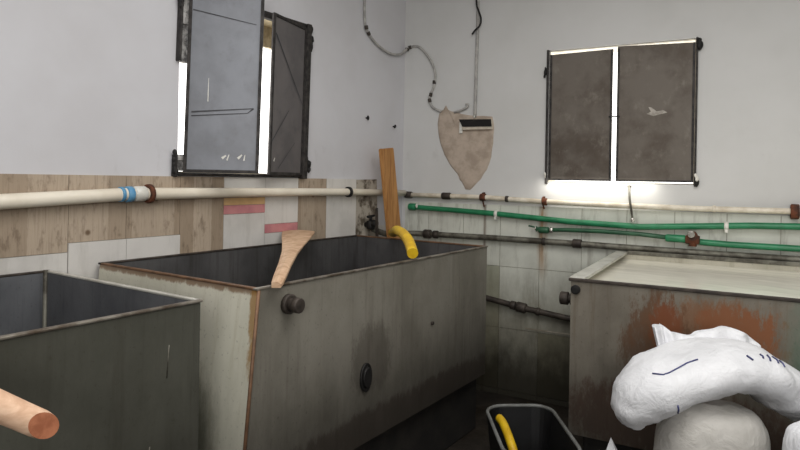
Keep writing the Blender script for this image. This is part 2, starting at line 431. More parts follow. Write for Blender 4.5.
# ------------------------------------------------------------------ window on the back wall, shutters closed
bm = BM(); s0, s1, z0, z1 = H2
box(bm, (s0 - .010, -.012, z0 - .012), (s0 + .006, .02, z1 + .002), 0, RF, .003)
box(bm, (s1 - .004, -.012, z0 - .012), (s1 + .008, .02, z1 + .002), 0, RF, .003)
box(bm, (s0 + .01, -.03, z0 - .004), (s1 - .006, -.014, z0 + .002), 0, RF, .001)
w2 = tag(mesh_obj('window_2', bm, m_frame), kind='structure')
bm = BM()
box(bm, (s0 + .002, -.19, z0 + .002), (s0 + .01, -.014, z1 - .002), 0, RF); box(bm, (s1 - .01, -.19, z0 + .002), (s1 - .002, -.014, z1 - .002), 0, RF)
box(bm, (s0 + .01, -.19, z1 - .01), (s1 - .01, -.014, z1 - .002), 0, RF); box(bm, (s0 + .01, -.19, z0 + .002), (s1 - .01, -.014, z0 + .008), 0, RF)
mesh_obj('window_reveal', bm, speckled('brightened_reveal', C(248, 244, 232), C(236, 230, 214), 20, .9), w2)  # reveal colour lightened to paint in the daylight strip above the leaves
def shutter2(a, b, za, zb0, zb1, marks, label):
    bm = BM()
    prof = [(a, za), (b, za), (b, zb1), (a, zb0)]
    f0 = [bm.verts.new(rp(p, -.006, q)) for p, q in prof]; f1 = [bm.verts.new(rp(p, .004, q)) for p, q in prof]
    bm.faces.new(f0); bm.faces.new(f1)
    for i in range(4): bm.faces.new((f0[i], f0[(i + 1) % 4], f1[(i + 1) % 4], f1[i]))
    for p in (a, b - .014): box(bm, (p, .0045, za), (p + .014, .010, min(zb0, zb1)), 1, RF)
    for p in (za,): box(bm, (a + .014, .0045, p), (b - .014, .010, p + .012), 1, RF)
    for poly, mi in marks:
        ff = bm.faces.new([bm.verts.new(rp(p, .0055, q)) for p, q in poly]); ff.material_index = mi
    o = mesh_obj('shutter', bm, [m_shut2, m_frame, speckled('pale_scuff', C(186, 180, 172), C(150, 144, 136), 30, .7), m_fleck], w2); o['label'] = label; return o
shutter2(s0 + .012, 1.585, z0 + .014, z1 - .032, z1 - .026, [], 'left closed brown-grey shutter')
shutter2(1.614, s1 - .008, z0 + .014, z1 - .012, z1 - .028,
         [([(1.80, 2.00), (1.84, 1.985), (1.88, 1.995), (1.925, 2.005), (1.90, 2.02), (1.86, 2.015), (1.83, 2.04), (1.81, 2.045), (1.825, 2.015)], 2)],
         'right closed brown-grey shutter with pale scuff')
bm = BM(); box(bm, (1.565, .011, 1.985), (1.635, .018, 1.993), 0, RF); mesh_obj('latch_hook', bm, m_black, w2)
for hl, r_ in (([rp(1.135, .02, 2.31), rp(1.132, .02, 2.29), rp(1.136, .02, 2.33)], .014), ([rp(2.10, .02, 2.44), rp(2.105, .02, 2.415)], .018), ([rp(2.10, .015, 1.56)], .016)):
    bm = BM(); lumps(bm, hl, r_); mesh_obj('hinge_lump', bm, m_black, w2, True)
for hl, r_ in (([rp(2.095, .028, 1.60), rp(2.10, .028, 1.585)], .014), ([rp(1.143, .022, 1.60), rp(1.142, .022, 1.585)], .010)):
    bm = BM(); lumps(bm, hl, r_); mesh_obj('paint_fleck', bm, m_fleck, w2, True)
rod = tube_obj('window_rod', [rp(1.705, .045, 1.535), rp(1.714, .07, 1.45), rp(1.736, .078, 1.31)], [.006, .008, .006], m_galv, seg=8)
tag(rod, 'thin grey metal rod hanging below the closed shutters', 'rod')
bm = BM(); collar(bm, rp(1.736, .078, 1.312), (0.02, 0, -1), .012, .012); mesh_obj('rod_tip', bm, m_chrome, rod)
bm = BM(); box(bm, (1.697, 0, 1.522), (1.713, .05, 1.533), 0, RF); mesh_obj('bracket', bm, m_black, rod)

# ------------------------------------------------------------------ tubs
def tub(root, frame, L0, L1, W0, W1, zb, zt, m_out, m_in, m_end, rimdef, ends=(0, 0)):
    """open sheet-metal box in a local frame: L along the front, W from wall (W0) to front (W1)"""
    t = .012
    bm = BM()
    box(bm, (L0, W1 - t, zb), (L1, W1, zt), 0, frame)
    box(bm, (L0, W0, zb), (L1, W0 + t, zt), 0, frame)
    fs = box(bm, (L0, W0 + t, zb), (L0 + t, W1 - t, zt), 0, frame)
    box(bm, (L1 - t, W0 + t, zb), (L1, W1 - t, zt), 0, frame)
    box(bm, (L0 + t, W0 + t, zb), (L1 - t, W1 - t, zb + t), 0, frame)
    cen = frame(Vector(((L0 + L1) / 2, (W0 + W1) / 2, 0)))
    ex = (frame(Vector((1, 0, 0))) - frame(Vector((0, 0, 0)))).normalized(); ey = (frame(Vector((0, 1, 0))) - frame(Vector((0, 0, 0)))).normalized()
    for f in bm.faces:
        c = f.calc_center_median() - cen; a = c.dot(ex); b = c.dot(ey)
        inside = abs(a) < (L1 - L0) / 2 - t * .6 and abs(b) < (W1 - W0) / 2 - t * .6
        if inside and (zb + t * .5 < c.z): f.material_index = 1
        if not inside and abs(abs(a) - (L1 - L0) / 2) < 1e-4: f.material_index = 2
    # the box end strips at the corners (front/back sheet ends) belong to the end faces too
    body = mesh_obj('tub_body', bm, [m_out, m_in, m_end], root)
    return body
def rim(root, frame, L0, L1, W0, W1, zt, w, h, mats, out=.006):
    bm = BM(); o = out
    box(bm, (L0 - o, W1 - w + o, zt), (L1 + o, W1 + o, zt + h), 0, frame, .003)     # front
    box(bm, (L0 - o, W0 - o, zt), (L1 + o, W0 + w - o, zt + h), 1, frame, .003)     # back
    box(bm, (L0 - o, W0 + w - o, zt), (L0 + w - o, W1 - w + o, zt + h), 2, frame, .003)
    box(bm, (L1 - w + o, W0 + w - o, zt), (L1 + o, W1 - w + o, zt + h), 3, frame, .003)
    return mesh_obj('rim', bm, mats, root)
# tub 1: left foreground
t1 = thing('metal_tub', (.56, -3.75, .37), 'dark grey sheet metal tub, empty, in the left foreground', 'tub')
tub(t1, LF, -4.75, -2.75, .09, 1.06, .37, 1.143, m_tub1, m_tub1_in, m_tub1, None)
rim(t1, LF, -4.75, -2.75, .09, 1.06, 1.143, .018, .009, [m_rim, m_dark, m_rim, m_rim_bright])
bm = BM(); tube(bm, [(.106, -2.766, .40), (.106, -2.766, 1.155)], .009, 8); mesh_obj('weld_seam', bm, m_galv, t1)
for (a, z, h) in ((-2.87, .93, .10), (-3.01, .66, .08), (-2.93, .70, .04), (-3.26, .74, .06)):
    bm = BM(); tube(bm, [(1.0605, a, z), (1.0605, a + .006, z + h)], .0018, 6); mesh_obj('scratch', bm, m_galv, t1)
# tub 2: centre
t2 = thing('metal_tub', (.55, -1.5, .37), 'large weathered grey tub with yellowed end, below the open shutters', 'tub')
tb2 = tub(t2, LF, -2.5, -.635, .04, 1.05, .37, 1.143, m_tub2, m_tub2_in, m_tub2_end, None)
for v in tb2.data.vertices:      # the old sheet has spread at its near foot
    if v.co.y < -.98: v.co.y -= .075 * (.773 - v.co.z) / .773
rim(t2, LF, -2.5, -.635, .04, 1.05, 1.143, .022, .009, [m_rim, m_dark, m_rim_rust, m_rim_rust])
bm = BM(); tube(bm, [(1.052, -2.567, .38), (1.052, -2.494, 1.143)], .007, 8); mesh_obj('weld_seam', bm, m_rim_rust, t2)
bm = BM(); ax = Vector((1, 0, 0)); p = Vector((1.05, -2.345, 1.072))
tube(bm, [p, p + ax * .055], .024, 16); df = mesh_obj('drain_fitting', bm, m_dark, t2)
bm = BM(); collar(bm, p + ax * .010, ax, .038, .010); mesh_obj('flange', bm, m_dark, df)
bm = BM(); collar(bm, p + ax * .052, ax, .029, .014); mesh_obj('pipe_nut', bm, m_dark, df)
bm = BM(); p = Vector((1.05, -1.85, .665))
rr = tube(bm, [p, p + ax * .010], .040, 20); tube(bm, [p + ax * .010, p + ax * .018], [.030, .026], 16)
for v in bm.verts: v.co.z = p.z + (v.co.z - p.z) * 1.6
mesh_obj('outlet_plug', bm, m_black, t2)
bm = BM(); collar(bm, Vector((1.056, -1.28, .80)), ax, .009, .006); mesh_obj('bolt', bm, m_dark, t2)
# tub 3: right, aligned with the back wall
T3A = (1.645, 4.05); W3 = (.06, 1.345)
t3 = thing('metal_tub', rp(2.9, .7, .37), 'rust-stained grey tub full of white liquid, right of the room', 'tub')
tub(t3, RF, T3A[0] - .0, T3A[1], W3[0], W3[1], .37, 1.088, m_tub3, m_tub3_in, m_tub3, None)
bm = BM(); L0, L1, W0, W1 = T3A[0], T3A[1], W3[0], W3[1]
box(bm, (L0 - .01, W0, 1.088), (L0 + .062, W1 - .015, 1.104), 1, RF, .004)
box(bm, (L0 - .01, W1 - .015, 1.086), (L1, W1 + .008, 1.100), 0, RF, .003)
box(bm, (L0 + .062, W0, 1.088), (L1, W0 + .02, 1.112), 2, RF, .003)
box(bm, (L1 - .06, W0 + .02, 1.088), (L1, W1 - .015, 1.104), 1, RF, .003)
mesh_obj('rim', bm, [m_dark, m_rim_bright, m_galv], t3)
bm = BM(); q = rp(1.668, W3[1], 1.048); nv = Vector(RN)
collar(bm, q + nv * .004, nv, .022, .007); tube(bm, [q, q + nv * .016], .014, 14); mesh_obj('overflow_plug', bm, m_black, t3)
bm = BM(); q = rp(1.645, W3[1] - .09, .985); lv = -Vector(RW)
tube(bm, [q, q + lv * .05], .02, 14); df = mesh_obj('drain_fitting', bm, m_dark, t3)
bm = BM(); collar(bm, q + lv * .05, lv, .032, .02); mesh_obj('pipe_nut', bm, m_dark, df)
bm = BM(); collar(bm, q + lv * .012, lv, .03, .01); mesh_obj('flange', bm, m_dark, df)
# milk
bm = BM(); N = 24; L0, L1, W0, W1 = T3A[0] + .013, T3A[1] - .013, W3[0] + .013, W3[1] - .013
top = [[bm.verts.new(rp(L0 + (L1 - L0) * i / N, W0 + (W1 - W0) * j / N, 1.056 + .0012 * noise.noise(Vector((i * .7, j * .7, 0))))) for j in range(N + 1)] for i in range(N + 1)]
for i in range(N):
    for j in range(N): bm.faces.new((top[i][j], top[i + 1][j], top[i + 1][j + 1], top[i][j + 1]))
bot = [bm.verts.new(rp(a, b, .384)) for a, b in ((L0, W0), (L1, W0), (L1, W1), (L0, W1))]
bm.faces.new(bot)
crn = [top[0][0], top[N][0], top[N][N], top[0][N]]
sides = [[top[i][0] for i in range(N + 1)], [top[N][j] for j in range(N + 1)], [top[i][N] for i in range(N, -1, -1)], [top[0][j] for j in range(N, -1, -1)]]
for k, sd in enumerate(sides): bm.faces.new(sd + [bot[(k + 1) % 4], bot[k]])
tag(mesh_obj('milky_liquid', bm, m_milk), 'white milky liquid filling the rust-stained tub', 'liquid', kind='stuff')
# plinths
for fr, a, b, c, d, lab in ((LF, -4.7, -2.82, .13, .98, 'dark concrete plinth under the left foreground tub'), (LF, -2.45, -.58, .10, .97, 'dark concrete plinth under the large middle tub'),
                            (RF, 1.70, 4.0, .10, 1.30, 'dark concrete plinth under the rust-stained tub')):
    bm = BM(); box(bm, (a, c, 0), (b, d, .369), 0, fr, .01)
    tag(mesh_obj('concrete_plinth', bm, m_plinth), lab, 'plinth')

# ------------------------------------------------------------------ pipes
# cream pipe on left wall
pl = [(.05, -4.9, 1.40), (.05, -3.6, 1.415), (.05, -2.93, 1.433), (.05, -2.376, 1.458), (.05, -1.6, 1.460), (.05, -.74, 1.455), (.05, -.05, 1.440)]
P1 = thing('water_pipe', (.05, -2.4, 1.44), 'thick cream plastic pipe along the wood-look tiles of the left wall', 'pipe')
tube_obj('pipe_run', pl, [.031, .031, .031, .030, .025, .024, .024], m_cream, P1, 16)
d1 = (0, 1, .03)
for yc, r_, w_ in ((-2.41, .035, .008), (-2.372, .037, .017)):
    bm = BM(); collar(bm, (.05, yc, 1.457), d1, r_, w_); mesh_obj('joint_tape', bm, m_blue, P1)
bm = BM(); collar(bm, (.05, -2.318, 1.459), d1, .036, .03); mesh_obj('coupling', bm, m_white, P1)
for yc, r_ in ((-2.268, .046), (-.745, .036)):
    bm = BM(); collar(bm, (.05, yc, 1.459 if yc < -1 else 1.455), d1, r_, .011); box(bm, (.009, yc - .008, 1.452), (.05, yc + .008, 1.462), 0); mesh_obj('pipe_clamp', bm, m_rust if yc < -1 else m_black, P1)
# cream pipe on back wall
P2 = thing('water_pipe', rp(1.3, .04, 1.41), 'thin stained cream pipe with dark couplings below the closed shutters', 'pipe')
pr = [rp(.055, .045, 1.428), rp(.405, .04, 1.428), rp(.694, .04, 1.427), rp(.878, .04, 1.42), rp(1.153, .04, 1.409), rp(1.523, .04, 1.402), rp(2.123, .04, 1.398), rp(2.65, .04, 1.402), rp(4.5, .04, 1.40)]
tube_obj('pipe_run', pr, .018, m_cream2, P2, 14)
for s_, r_, w_, m in ((.075, .026, .032, m_dark), (.40, .026, .036, m_dark), (.694, .026, .022, m_rust), (.878, .022, .012, m_dark), (1.153, .026, .016, m_rust), (2.20, .022, .01, m_cream2), (2.616, .044, .022, m_rust)):
    z_ = 1.428 if s_ < .5 else (1.427 if s_ < .75 else (1.42 if s_ < 1 else (1.409 if s_ < 1.3 else 1.400)))
    bm = BM(); collar(bm, rp(s_, .04, z_), RW, r_, w_); mesh_obj('coupling', bm, m, P2)
for s_, z_, l_ in ((.694, 1.427, .07), (1.14, 1.41, .05)):
    bm = BM(); tube(bm, smooth_path([rp(s_, .004, z_ + .03), rp(s_, .05, z_ + .028), rp(s_, .064, z_), rp(s_, .04, z_ - .026), rp(s_ + .004, .025, z_ - l_)], 4), .006, 8); mesh_obj('wall_hook', bm, m_rust, P2)
# upper green pipe
P3 = thing('green_pipe', rp(1.3, .04, 1.29), 'upper green plastic pipe along back wall, starting in an elbow near the corner', 'pipe')
g1 = [rp(.10, .015, 1.335), rp(.105, .038, 1.335), rp(.13, .045, 1.334), rp(.45, .045, 1.324), rp(.827, .045, 1.309), rp(1.328, .045, 1.279), rp(1.776, .045, 1.268), rp(2.124, .045, 1.290), rp(2.40, .045, 1.308), rp(2.643, .045, 1.315), rp(4.4, .045, 1.32)]
tube_obj('pipe_run', g1, .0195, m_green, P3, 14)
bm = BM(); collar(bm, rp(.115, .045, 1.335), RW, .028, .03); mesh_obj('elbow_fitting', bm, m_green, P3)
bm = BM(); lumps(bm, [rp(.165, .07, 1.345)], .012); mesh_obj('sticker', bm, m_white, P3, True)
for s_, z_ in ((.80, 1.310), (2.268, 1.30)):
    bm = BM(); collar(bm, rp(s_, .045, z_), RW, .026, .012); box(bm, (s_ - .012, .009, z_ - .026), (s_ + .012, .05, z_ - .015), 0, RF); box(bm, (s_ - .008, .055, z_ - .04), (s_ + .008, .07, z_ - .02), 0, RF)
    mesh_obj('pipe_clip', bm, m_white, P3)
# lower green pipe with taps
P4 = thing('green_pipe', rp(1.9, .05, 1.21), 'lower green pipe with small taps, just above the rust-stained tub', 'pipe')
g2 = [rp(1.13, .05, 1.212), rp(1.3, .05, 1.222), rp(1.528, .05, 1.226), rp(1.778, .05, 1.221), rp(2.03, .05, 1.204)]
tube_obj('pipe_run', g2, .0145, m_greend, P4, 12)
g3 = [rp(2.03, .05, 1.202), rp(2.15, .05, 1.192), rp(2.288, .05, 1.188), rp(2.5, .05, 1.188), rp(2.644, .05, 1.188), rp(4.4, .05, 1.17)]
tube_obj('pipe_run', g3, .019, m_green, P4, 12)
bm = BM(); collar(bm, rp(1.99, .05, 1.207), RW, .024, .06); mesh_obj('coupling', bm, m_green, P4)
bm = BM(); collar(bm, rp(1.15, .05, 1.213), RW, .023, .035); tube(bm, [rp(1.12, .05, 1.215), rp(1.08, .055, 1.232), rp(1.045, .06, 1.238)], .006, 8); lumps(bm, [rp(1.105, .06, 1.222)], .016)
mesh_obj('tap', bm, m_greend, P4)
tp_ = COL.objects['tap']
bm = BM(); lumps(bm, [rp(1.10, .085, 1.225)], .009); mesh_obj('tap_screw', bm, m_chrome, tp_)
bm = BM(); collar(bm, rp(1.205, .05, 1.216), RW, .021, .01); mesh_obj('coupling', bm, m_chrome, P4)
bm = BM(); c_ = rp(2.085, .06, 1.205)
tube(bm, [c_ + Vector((0, 0, -.04)), c_ + Vector((0, 0, .02))], .024, 14); collar(bm, c_, RW, .028, .04); collar(bm, c_ + Vector(RN) * .03 + Vector((0, 0, .025)), RN, .03, .022)
sv = mesh_obj('stop_valve', bm, m_rust, P4)
bm = BM(); collar(bm, c_ + Vector(RN) * .06 + Vector((-.005, 0, .038)), RN, .021, .012); mesh_obj('valve_cap', bm, m_chrome, sv)
# grimy galvanised pipe
P5 = thing('metal_pipe', rp(.9, .05, 1.13), 'grimy galvanised iron pipe along back wall under the green pipes', 'pipe')
dk = [Vector((.06, -.47, 1.185)), Vector((.075, -.40, 1.16)), Vector((.085, -.30, 1.138)), rp(.10, .11, 1.133), rp(.16, .06, 1.133), rp(.269, .05, 1.133), rp(.83, .045, 1.135), rp(1.397, .045, 1.132), rp(1.70, .04, 1.128), rp(2.236, .035, 1.124), rp(4.4, .035, 1.12)]
dkp = smooth_path(dk, 4)
tube_obj('pipe_run', dkp, .021, m_galv, P5, 12)
for s_, r_, w_ in ((.25, .034, .03), (.32, .03, .02), (1.38, .031, .03), (1.15, .027, .012)):
    bm = BM(); collar(bm, rp(s_, .047, 1.133), RW, r_, w_); mesh_obj('coupling', bm, m_dark, P5)
bm = BM(); v = Vector((.055, -.49, 1.215))
collar(bm, v, (0, 0, 1), .03, .03); collar(bm, v + Vector((.035, 0, .012)), (1, 0, 0), .026, .02); tube(bm, [v + Vector((0, 0, .03)), v + Vector((0, 0, .06))], .011, 10); tube(bm, [v + Vector((.0, -.04, .06)), v + Vector((0, .04, .066))], .009, 8)
tube(bm, [v + Vector((-.05, 0, 0)), v], .018, 10)
mesh_obj('stop_valve', bm, m_black, P5)
# rusty low pipe
P6 = thing('metal_pipe', rp(1.0, .05, .66), 'rusty dark pipe low on back wall between the two largest tubs', 'pipe')
lo_ = [rp(.50, .05, .735), rp(.711, .05, .70), rp(1.012, .05, .655), rp(1.321, .05, .622), rp(1.615, .047, .59)]
tube_obj('pipe_run', lo_, .021, m_dark, P6, 12)
for s_, z_, r_, w_ in ((1.0, .657, .036, .035), (.94, .666, .03, .02), (1.12, .643, .027, .014)):
    bm = BM(); collar(bm, rp(s_, .05, z_), (RW[0], RW[1], -.14), r_, w_); mesh_obj('coupling', bm, m_dark, P6)
bm = BM(); box(bm, (1.02, 0, .50), (1.34, .012, .508), 0, RF); tag(mesh_obj('trim_5', bm, m_grout), kind='structure')

# ------------------------------------------------------------------ cement patch, box, cables, nails on back wall
bm = BM()
pts = [(.316, 2.07), (.345, 2.085), (.365, 2.12), (.385, 2.085), (.417, 2.07), (.455, 2.06), (.49, 2.05), (.60, 2.03), (.742, 2.02), (.757, 1.93), (.752, 1.83), (.738, 1.72), (.705, 1.63), (.66, 1.56), (.60, 1.50), (.574, 1.477), (.54, 1.48), (.52, 1.515), (.49, 1.55), (.467, 1.60), (.42, 1.65), (.381, 1.71), (.345, 1.78), (.318, 1.85), (.30, 1.95), (.303, 2.02)]
pts2 = []
for (a, b), (c, d) in zip(pts, pts[1:] + pts[:1]):
    pts2 += [(a, b), ((a + c) / 2 + random.uniform(-.004, .004), (b + d) / 2 + random.uniform(-.004, .004))]
cx, cz = .53, 1.82
rings = []
for k, (sc, off) in enumerate(((1, .0), (.985, .006), (.93, .010), (.75, .009), (.5, .010), (.25, .011))):
    rings.append([bm.verts.new(rp(cx + (a - cx) * sc, off + (.003 * noise.noise(Vector((a * 12 * sc, b * 12 * sc, k))) if k else 0), cz + (b - cz) * sc)) for a, b in pts2])
nn = len(pts2)
for a, b in zip(rings, rings[1:]):
    for i in range(nn): bm.faces.new((a[i], a[(i + 1) % nn], b[(i + 1) % nn], b[i]))
bm.faces.new(rings[-1])
tag(mesh_obj('cement_patch', bm, m_cement, None, True), 'heart-shaped grey cement patch on the upper back wall', 'patch')
bx = thing('electrical_box', rp(.62, 0, 1.97), 'small white socket box with black opening set in the cement patch', 'box')
bm = BM()
for a, b in (((.515, .002, 1.925), (.528, .035, 1.995)), ((.735, .002, 1.925), (.747, .035, 1.995)), ((.528, .002, 1.925), (.735, .035, 1.945)), ((.528, .002, 1.975), (.735, .028, 1.995))): box(bm, a, b, 0, RF)
mesh_obj('box_shell', bm, m_boxwhite, bx)
bm = BM(); vs = [bm.verts.new(rp(a, o_, b)) for a, b, o_ in ((.490, 2.004, .037), (.744, 1.998, .037), (.752, 1.944, .040), (.520, 1.949, .040))]
vb = [bm.verts.new(v.co - Vector(RN) * .002) for v in vs]; bm.faces.new(vs); bm.faces.new(vb)
for i in range(4): bm.faces.new((vs[i], vs[(i + 1) % 4], vb[(i + 1) % 4], vb[i]))
mesh_obj('socket_opening', bm, speckled('socket_black', C(16, 14, 13), C(10, 9, 9), 8, .8), bx)
bm = BM(); box(bm, (.488, .014, 1.90), (.514, .024, 1.985), 0, RF, .004); mesh_obj('plaster_dab', bm, m_white, bx)
bm = BM(); lumps(bm, [rp(.612, .03, 2.02)], .010); mesh_obj('screw', bm, m_white, bx, True)
# curved conduit across the corner
cw = [(.012, -.556, 3.28), (.012, -.553, 2.83), (.012, -.54, 2.66), (.014, -.50, 2.60), (.018, -.40, 2.54), (.022, -.25, 2.503), (.024, -.11, 2.517), (.03, -.04, 2.56)]
cw = [Vector(p) for p in cw] + [rp(.05, .012, 2.588), rp(.105, .012, 2.592), rp(.161, .012, 2.56), rp(.24, .012, 2.46), rp(.276, .012, 2.357), rp(.261, .012, 2.257), rp(.228, .012, 2.182), rp(.256, .012, 2.11), rp(.333, .016, 2.072)]
cv = tube_obj('cable_conduit', cw, .0095, m_conduit, None, 10, 6)
tag(cv, 'grey flexible conduit curving across the room corner down to the cement patch', 'conduit')
for p, d in ((cw[3], (0, .5, -.5)), (Vector((.02, -.535, 2.635)), (0, .2, -1)), (cw[7] + Vector((.004, .02, .012)), (1, .5, 0)), (cw[8], (1, 0, .1)), (rp(.268, .012, 2.30), (0, 0, 1)), (rp(.24, .012, 2.205), (.2, 0, 1)), (rp(.232, .012, 2.16), (-.3, 0, 1))):
    bm = BM(); collar(bm, p, d, .0135, .014, seg=10); mesh_obj('cable_clip', bm, m_dark, cv)
cw2 = tube_obj('cable_conduit', [rp(.612, .012, 3.28), rp(.618, .012, 2.75), rp(.614, .012, 2.45), rp(.612, .02, 2.02)], .012, m_conduit, None, 10, 4)
tag(cw2, 'straight grey conduit running vertically down to the socket box', 'conduit')
wr = tube_obj('loose_wire', [rp(.615, .038, 3.2), rp(.615, .038, 2.88), rp(.635, .038, 2.80), rp(.655, .042, 2.74), rp(.645, .038, 2.69), rp(.61, .038, 2.66), rp(.585, .038, 2.63)], .007, m_black, None, 8, 6)
tag(wr, 'loose black wire twisted around the vertical conduit near picture top', 'wire')
cw3 = tube_obj('loose_wire', [rp(.44, .014, 2.06), rp(.50, .018, 2.075), rp(.545, .018, 2.095), rp(.555, .018, 2.115), rp(.535, .018, 2.12)], .0085, m_conduit, None, 8, 5)
tag(cw3, 'short grey wire stub curling above the cement patch', 'wire')
for p, lab in (((-.495, 1.989), 'small dark nail in left wall, farther from the corner'), ((-.149, 1.955), 'small dark nail in left wall, close to the corner')):
    bm = BM(); tube(bm, [(0.0, p[0], p[1]), (.018, p[0], p[1] - .002)], .006, 8); lumps(bm, [(.02, p[0], p[1])], .011)
    tag(mesh_obj('wall_nail', bm, m_black), lab, 'nail')

# ------------------------------------------------------------------ loose things around the middle tub
# plank leaning in the corner
def slab(bm, a0, a1, b0, b1, thick_dir, th, mi=0):
    c = [Vector(v) for v in (a0, a1, b1, b0)]; d = Vector(thick_dir).normalized() * th
    v = [bm.verts.new(p) for p in c] + [bm.verts.new(p + d) for p in c]
    for q in ((3, 2, 1, 0), (4, 5, 6, 7), (0, 1, 5, 4), (1, 2, 6, 5), (2, 3, 7, 6), (3, 0, 4, 7)): bm.faces.new([v[i] for i in q]).material_index = mi
bm = BM(); slab(bm, (.16, -.23, .02), (.16, -.07, .02), (.11, -.49, 1.762), (.11, -.335, 1.778), (1, 0, .06), .03)
bmesh.ops.bevel(bm, geom=bm.edges[:], offset=.005, segments=2, affect='EDGES')
tag(mesh_obj('wooden_plank', bm, m_plank), 'warm brown wooden plank standing upright in the room corner behind the large tub', 'plank')
bm = BM(); slab(bm, (.17, -.53, .02), (.17, -.50, .02), (.115, -.52, 1.33), (.115, -.51, 1.34), (1, 0, .06), .018)
tag(mesh_obj('wooden_stake', bm, m_dark), 'thin dark splintered stake left of the wooden plank in the corner', 'stake')
# paddle lying across tub rims
bm = BM(); A = Vector((1.085, -2.435, 1.158)); B = Vector((.07, -1.25, 1.212)); ax_ = (B - A).normalized()
side = ax_.cross(Vector((0, 0, 1))).normalized(); nup = side.cross(ax_).normalized()
prof = [(-.03, .016), (0, .021), (.08, .024), (.25, .028), (.45, .038), (.62, .056), (.8, .080), (.92, .094), (.985, .098), (1.0, .088)]
Lp = (B - A).length; upv = []; dnv = []
for t_, w_ in prof:
    c_ = A + ax_ * (t_ * Lp); th = .022 if t_ < .5 else .014
    row = []
    for k in (-1, -.6, 0, .6, 1):
        row.append((c_ + side * (w_ * k), th * (1 - .45 * abs(k) ** 2)))
    upv.append([bm.verts.new(p + nup * h) for p, h in row]); dnv.append([bm.verts.new(p) for p, h in row])
for a in range(len(prof) - 1):
    for k in range(4):
        bm.faces.new((upv[a][k], upv[a][k + 1], upv[a + 1][k + 1], upv[a + 1][k])); bm.faces.new((dnv[a][k], dnv[a + 1][k], dnv[a + 1][k + 1], dnv[a][k + 1]))
    for k in (0, 4): bm.faces.new((upv[a][k], upv[a + 1][k], dnv[a + 1][k], dnv[a][k]))
for a in (0, -1):
    for k in range(4): bm.faces.new((upv[a][k], upv[a][k + 1], dnv[a][k + 1], dnv[a][k]))
tag(mesh_obj('wooden_paddle', bm, m_paddle), 'pale wooden stirring paddle lying across the large weathered tub', 'paddle')
# yellow hose over front rim
hp = [(.86, -1.44, 1.00), (.93, -1.40, 1.10), (.99, -1.36, 1.172), (.93, -1.25, 1.215), (.83, -1.12, 1.235), (.72, -1.0, 1.24), (.63, -.90, 1.225), (.56, -.84, 1.19)]
yh = tube_obj('yellow_hose', [(1.06, -1.49, 1.184), (.95, -1.36, 1.228), (.84, -1.25, 1.252), (.70, -1.10, 1.252), (.52, -.86, 1.222), (.367, -.645, 1.188), (.27, -.53, 1.175)], .028, m_yellow, None, 14, 5)
tag(yh, 'bright yellow hose end hooked over the rim of the large tub', 'hose')
# long pole over left tub
E_ = Vector((1.36, -3.375, 1.022)); P_ = Vector((1.062, -3.615, 1.20)); d_ = (P_ - E_).normalized()
pole = thing('wooden_pole', E_, 'pale wooden pole with scooped end sticking out over the left foreground tub', 'pole')
bm = BM(); tl = 1.68
tube(bm, [E_ + d_ * t_ for t_ in (0, .012, .05, .15, .4, .9, tl)], [.0255, .028, .0285, .031, .036, .036, .034], 24, caps=False)
bm.verts.ensure_lookup_table(); 
last = bm.verts[-24:]; bm.faces.new(last)
cc_ = Vector((2.68, -4.02, 1.55)) - E_; cc_ = (cc_ - d_ * cc_.dot(d_)).normalized()
def skew(bm):      # the pole's end is cut slantwise
    for v in bm.verts:
        t_ = (v.co - E_).dot(d_)
        if t_ < .06: v.co += d_ * (.95 * ((v.co - E_) - d_ * t_).dot(cc_))
skew(bm); mesh_obj('shaft', bm, m_pole, pole)
bm = BM(); tube(bm, [E_ + d_ * t_ for t_ in (.0, .006, .03, .045)], [.0255, .020, .014, .004], 24, caps=True); skew(bm); mesh_obj('scooped_end', bm, m_poleend, pole)

# ------------------------------------------------------------------ black basin with hose
O = Vector((1.31, -1.18, 0)); b_ = Vector((.79, .61, 0)); l_ = Vector((.57, -.82, 0))
def rrect(w, l, r, z, inset=0, seg=6):
    out = []
    for (cx_, cy_, a0) in ((w - r, r, -PI / 2), (w - r, l - r, 0), (r, l - r, PI / 2), (r, r, PI)):
        for k in range(seg + 1):
            a = a0 + PI / 2 * k / seg
            out.append(O + b_ * (cx_ + (r - inset) * math.cos(a)) + l_ * (cy_ + (r - inset) * math.sin(a)) + Vector((0, 0, z)))
    return out
bs = thing('plastic_basin', O + b_ * .18 + l_ * .28, 'black rounded basin with grey rim on the floor between two tubs', 'basin')
bm = BM(); W_, Lb = .345, .60
lay = [rrect(W_, Lb, .10, 0.001, .04), rrect(W_, Lb, .10, .39, .0), rrect(W_, Lb, .10, .39, .012), rrect(W_, Lb, .10, .02, .05)]
vv = [[bm.verts.new(p) for p in ly] for ly in lay]; n_ = len(lay[0])
for a, b in zip(vv, vv[1:]):
    for i in range(n_): bm.faces.new((a[i], a[(i + 1) % n_], b[(i + 1) % n_], b[i]))
bm.faces.new(vv[0]); bm.faces.new(vv[-1])
mesh_obj('basin_body', bm, m_basin, bs)
bm = BM(); lp = rrect(W_, Lb, .10, .397, .004); tube(bm, lp + lp[:2], .009, 8, caps=False); mesh_obj('basin_rim', bm, m_basinrim, bs)
hs = [O + b_ * .065 + l_ * .085 + Vector((0, 0, .365)), O + b_ * .075 + l_ * .14 + Vector((0, 0, .36)), O + b_ * .085 + l_ * .26 + Vector((0, 0, .33)), O + b_ * .11 + l_ * .38 + Vector((0, 0, .24)), O + b_ * .16 + l_ * .48 + Vector((0, 0, .12)), O + b_ * .2 + l_ * .5 + Vector((0, 0, .06))]
yh2 = tube_obj('yellow_hose', hs, .021, m_yellow, None, 12, 5)
tag(yh2, 'yellow hose standing inside the black basin on the floor', 'hose')

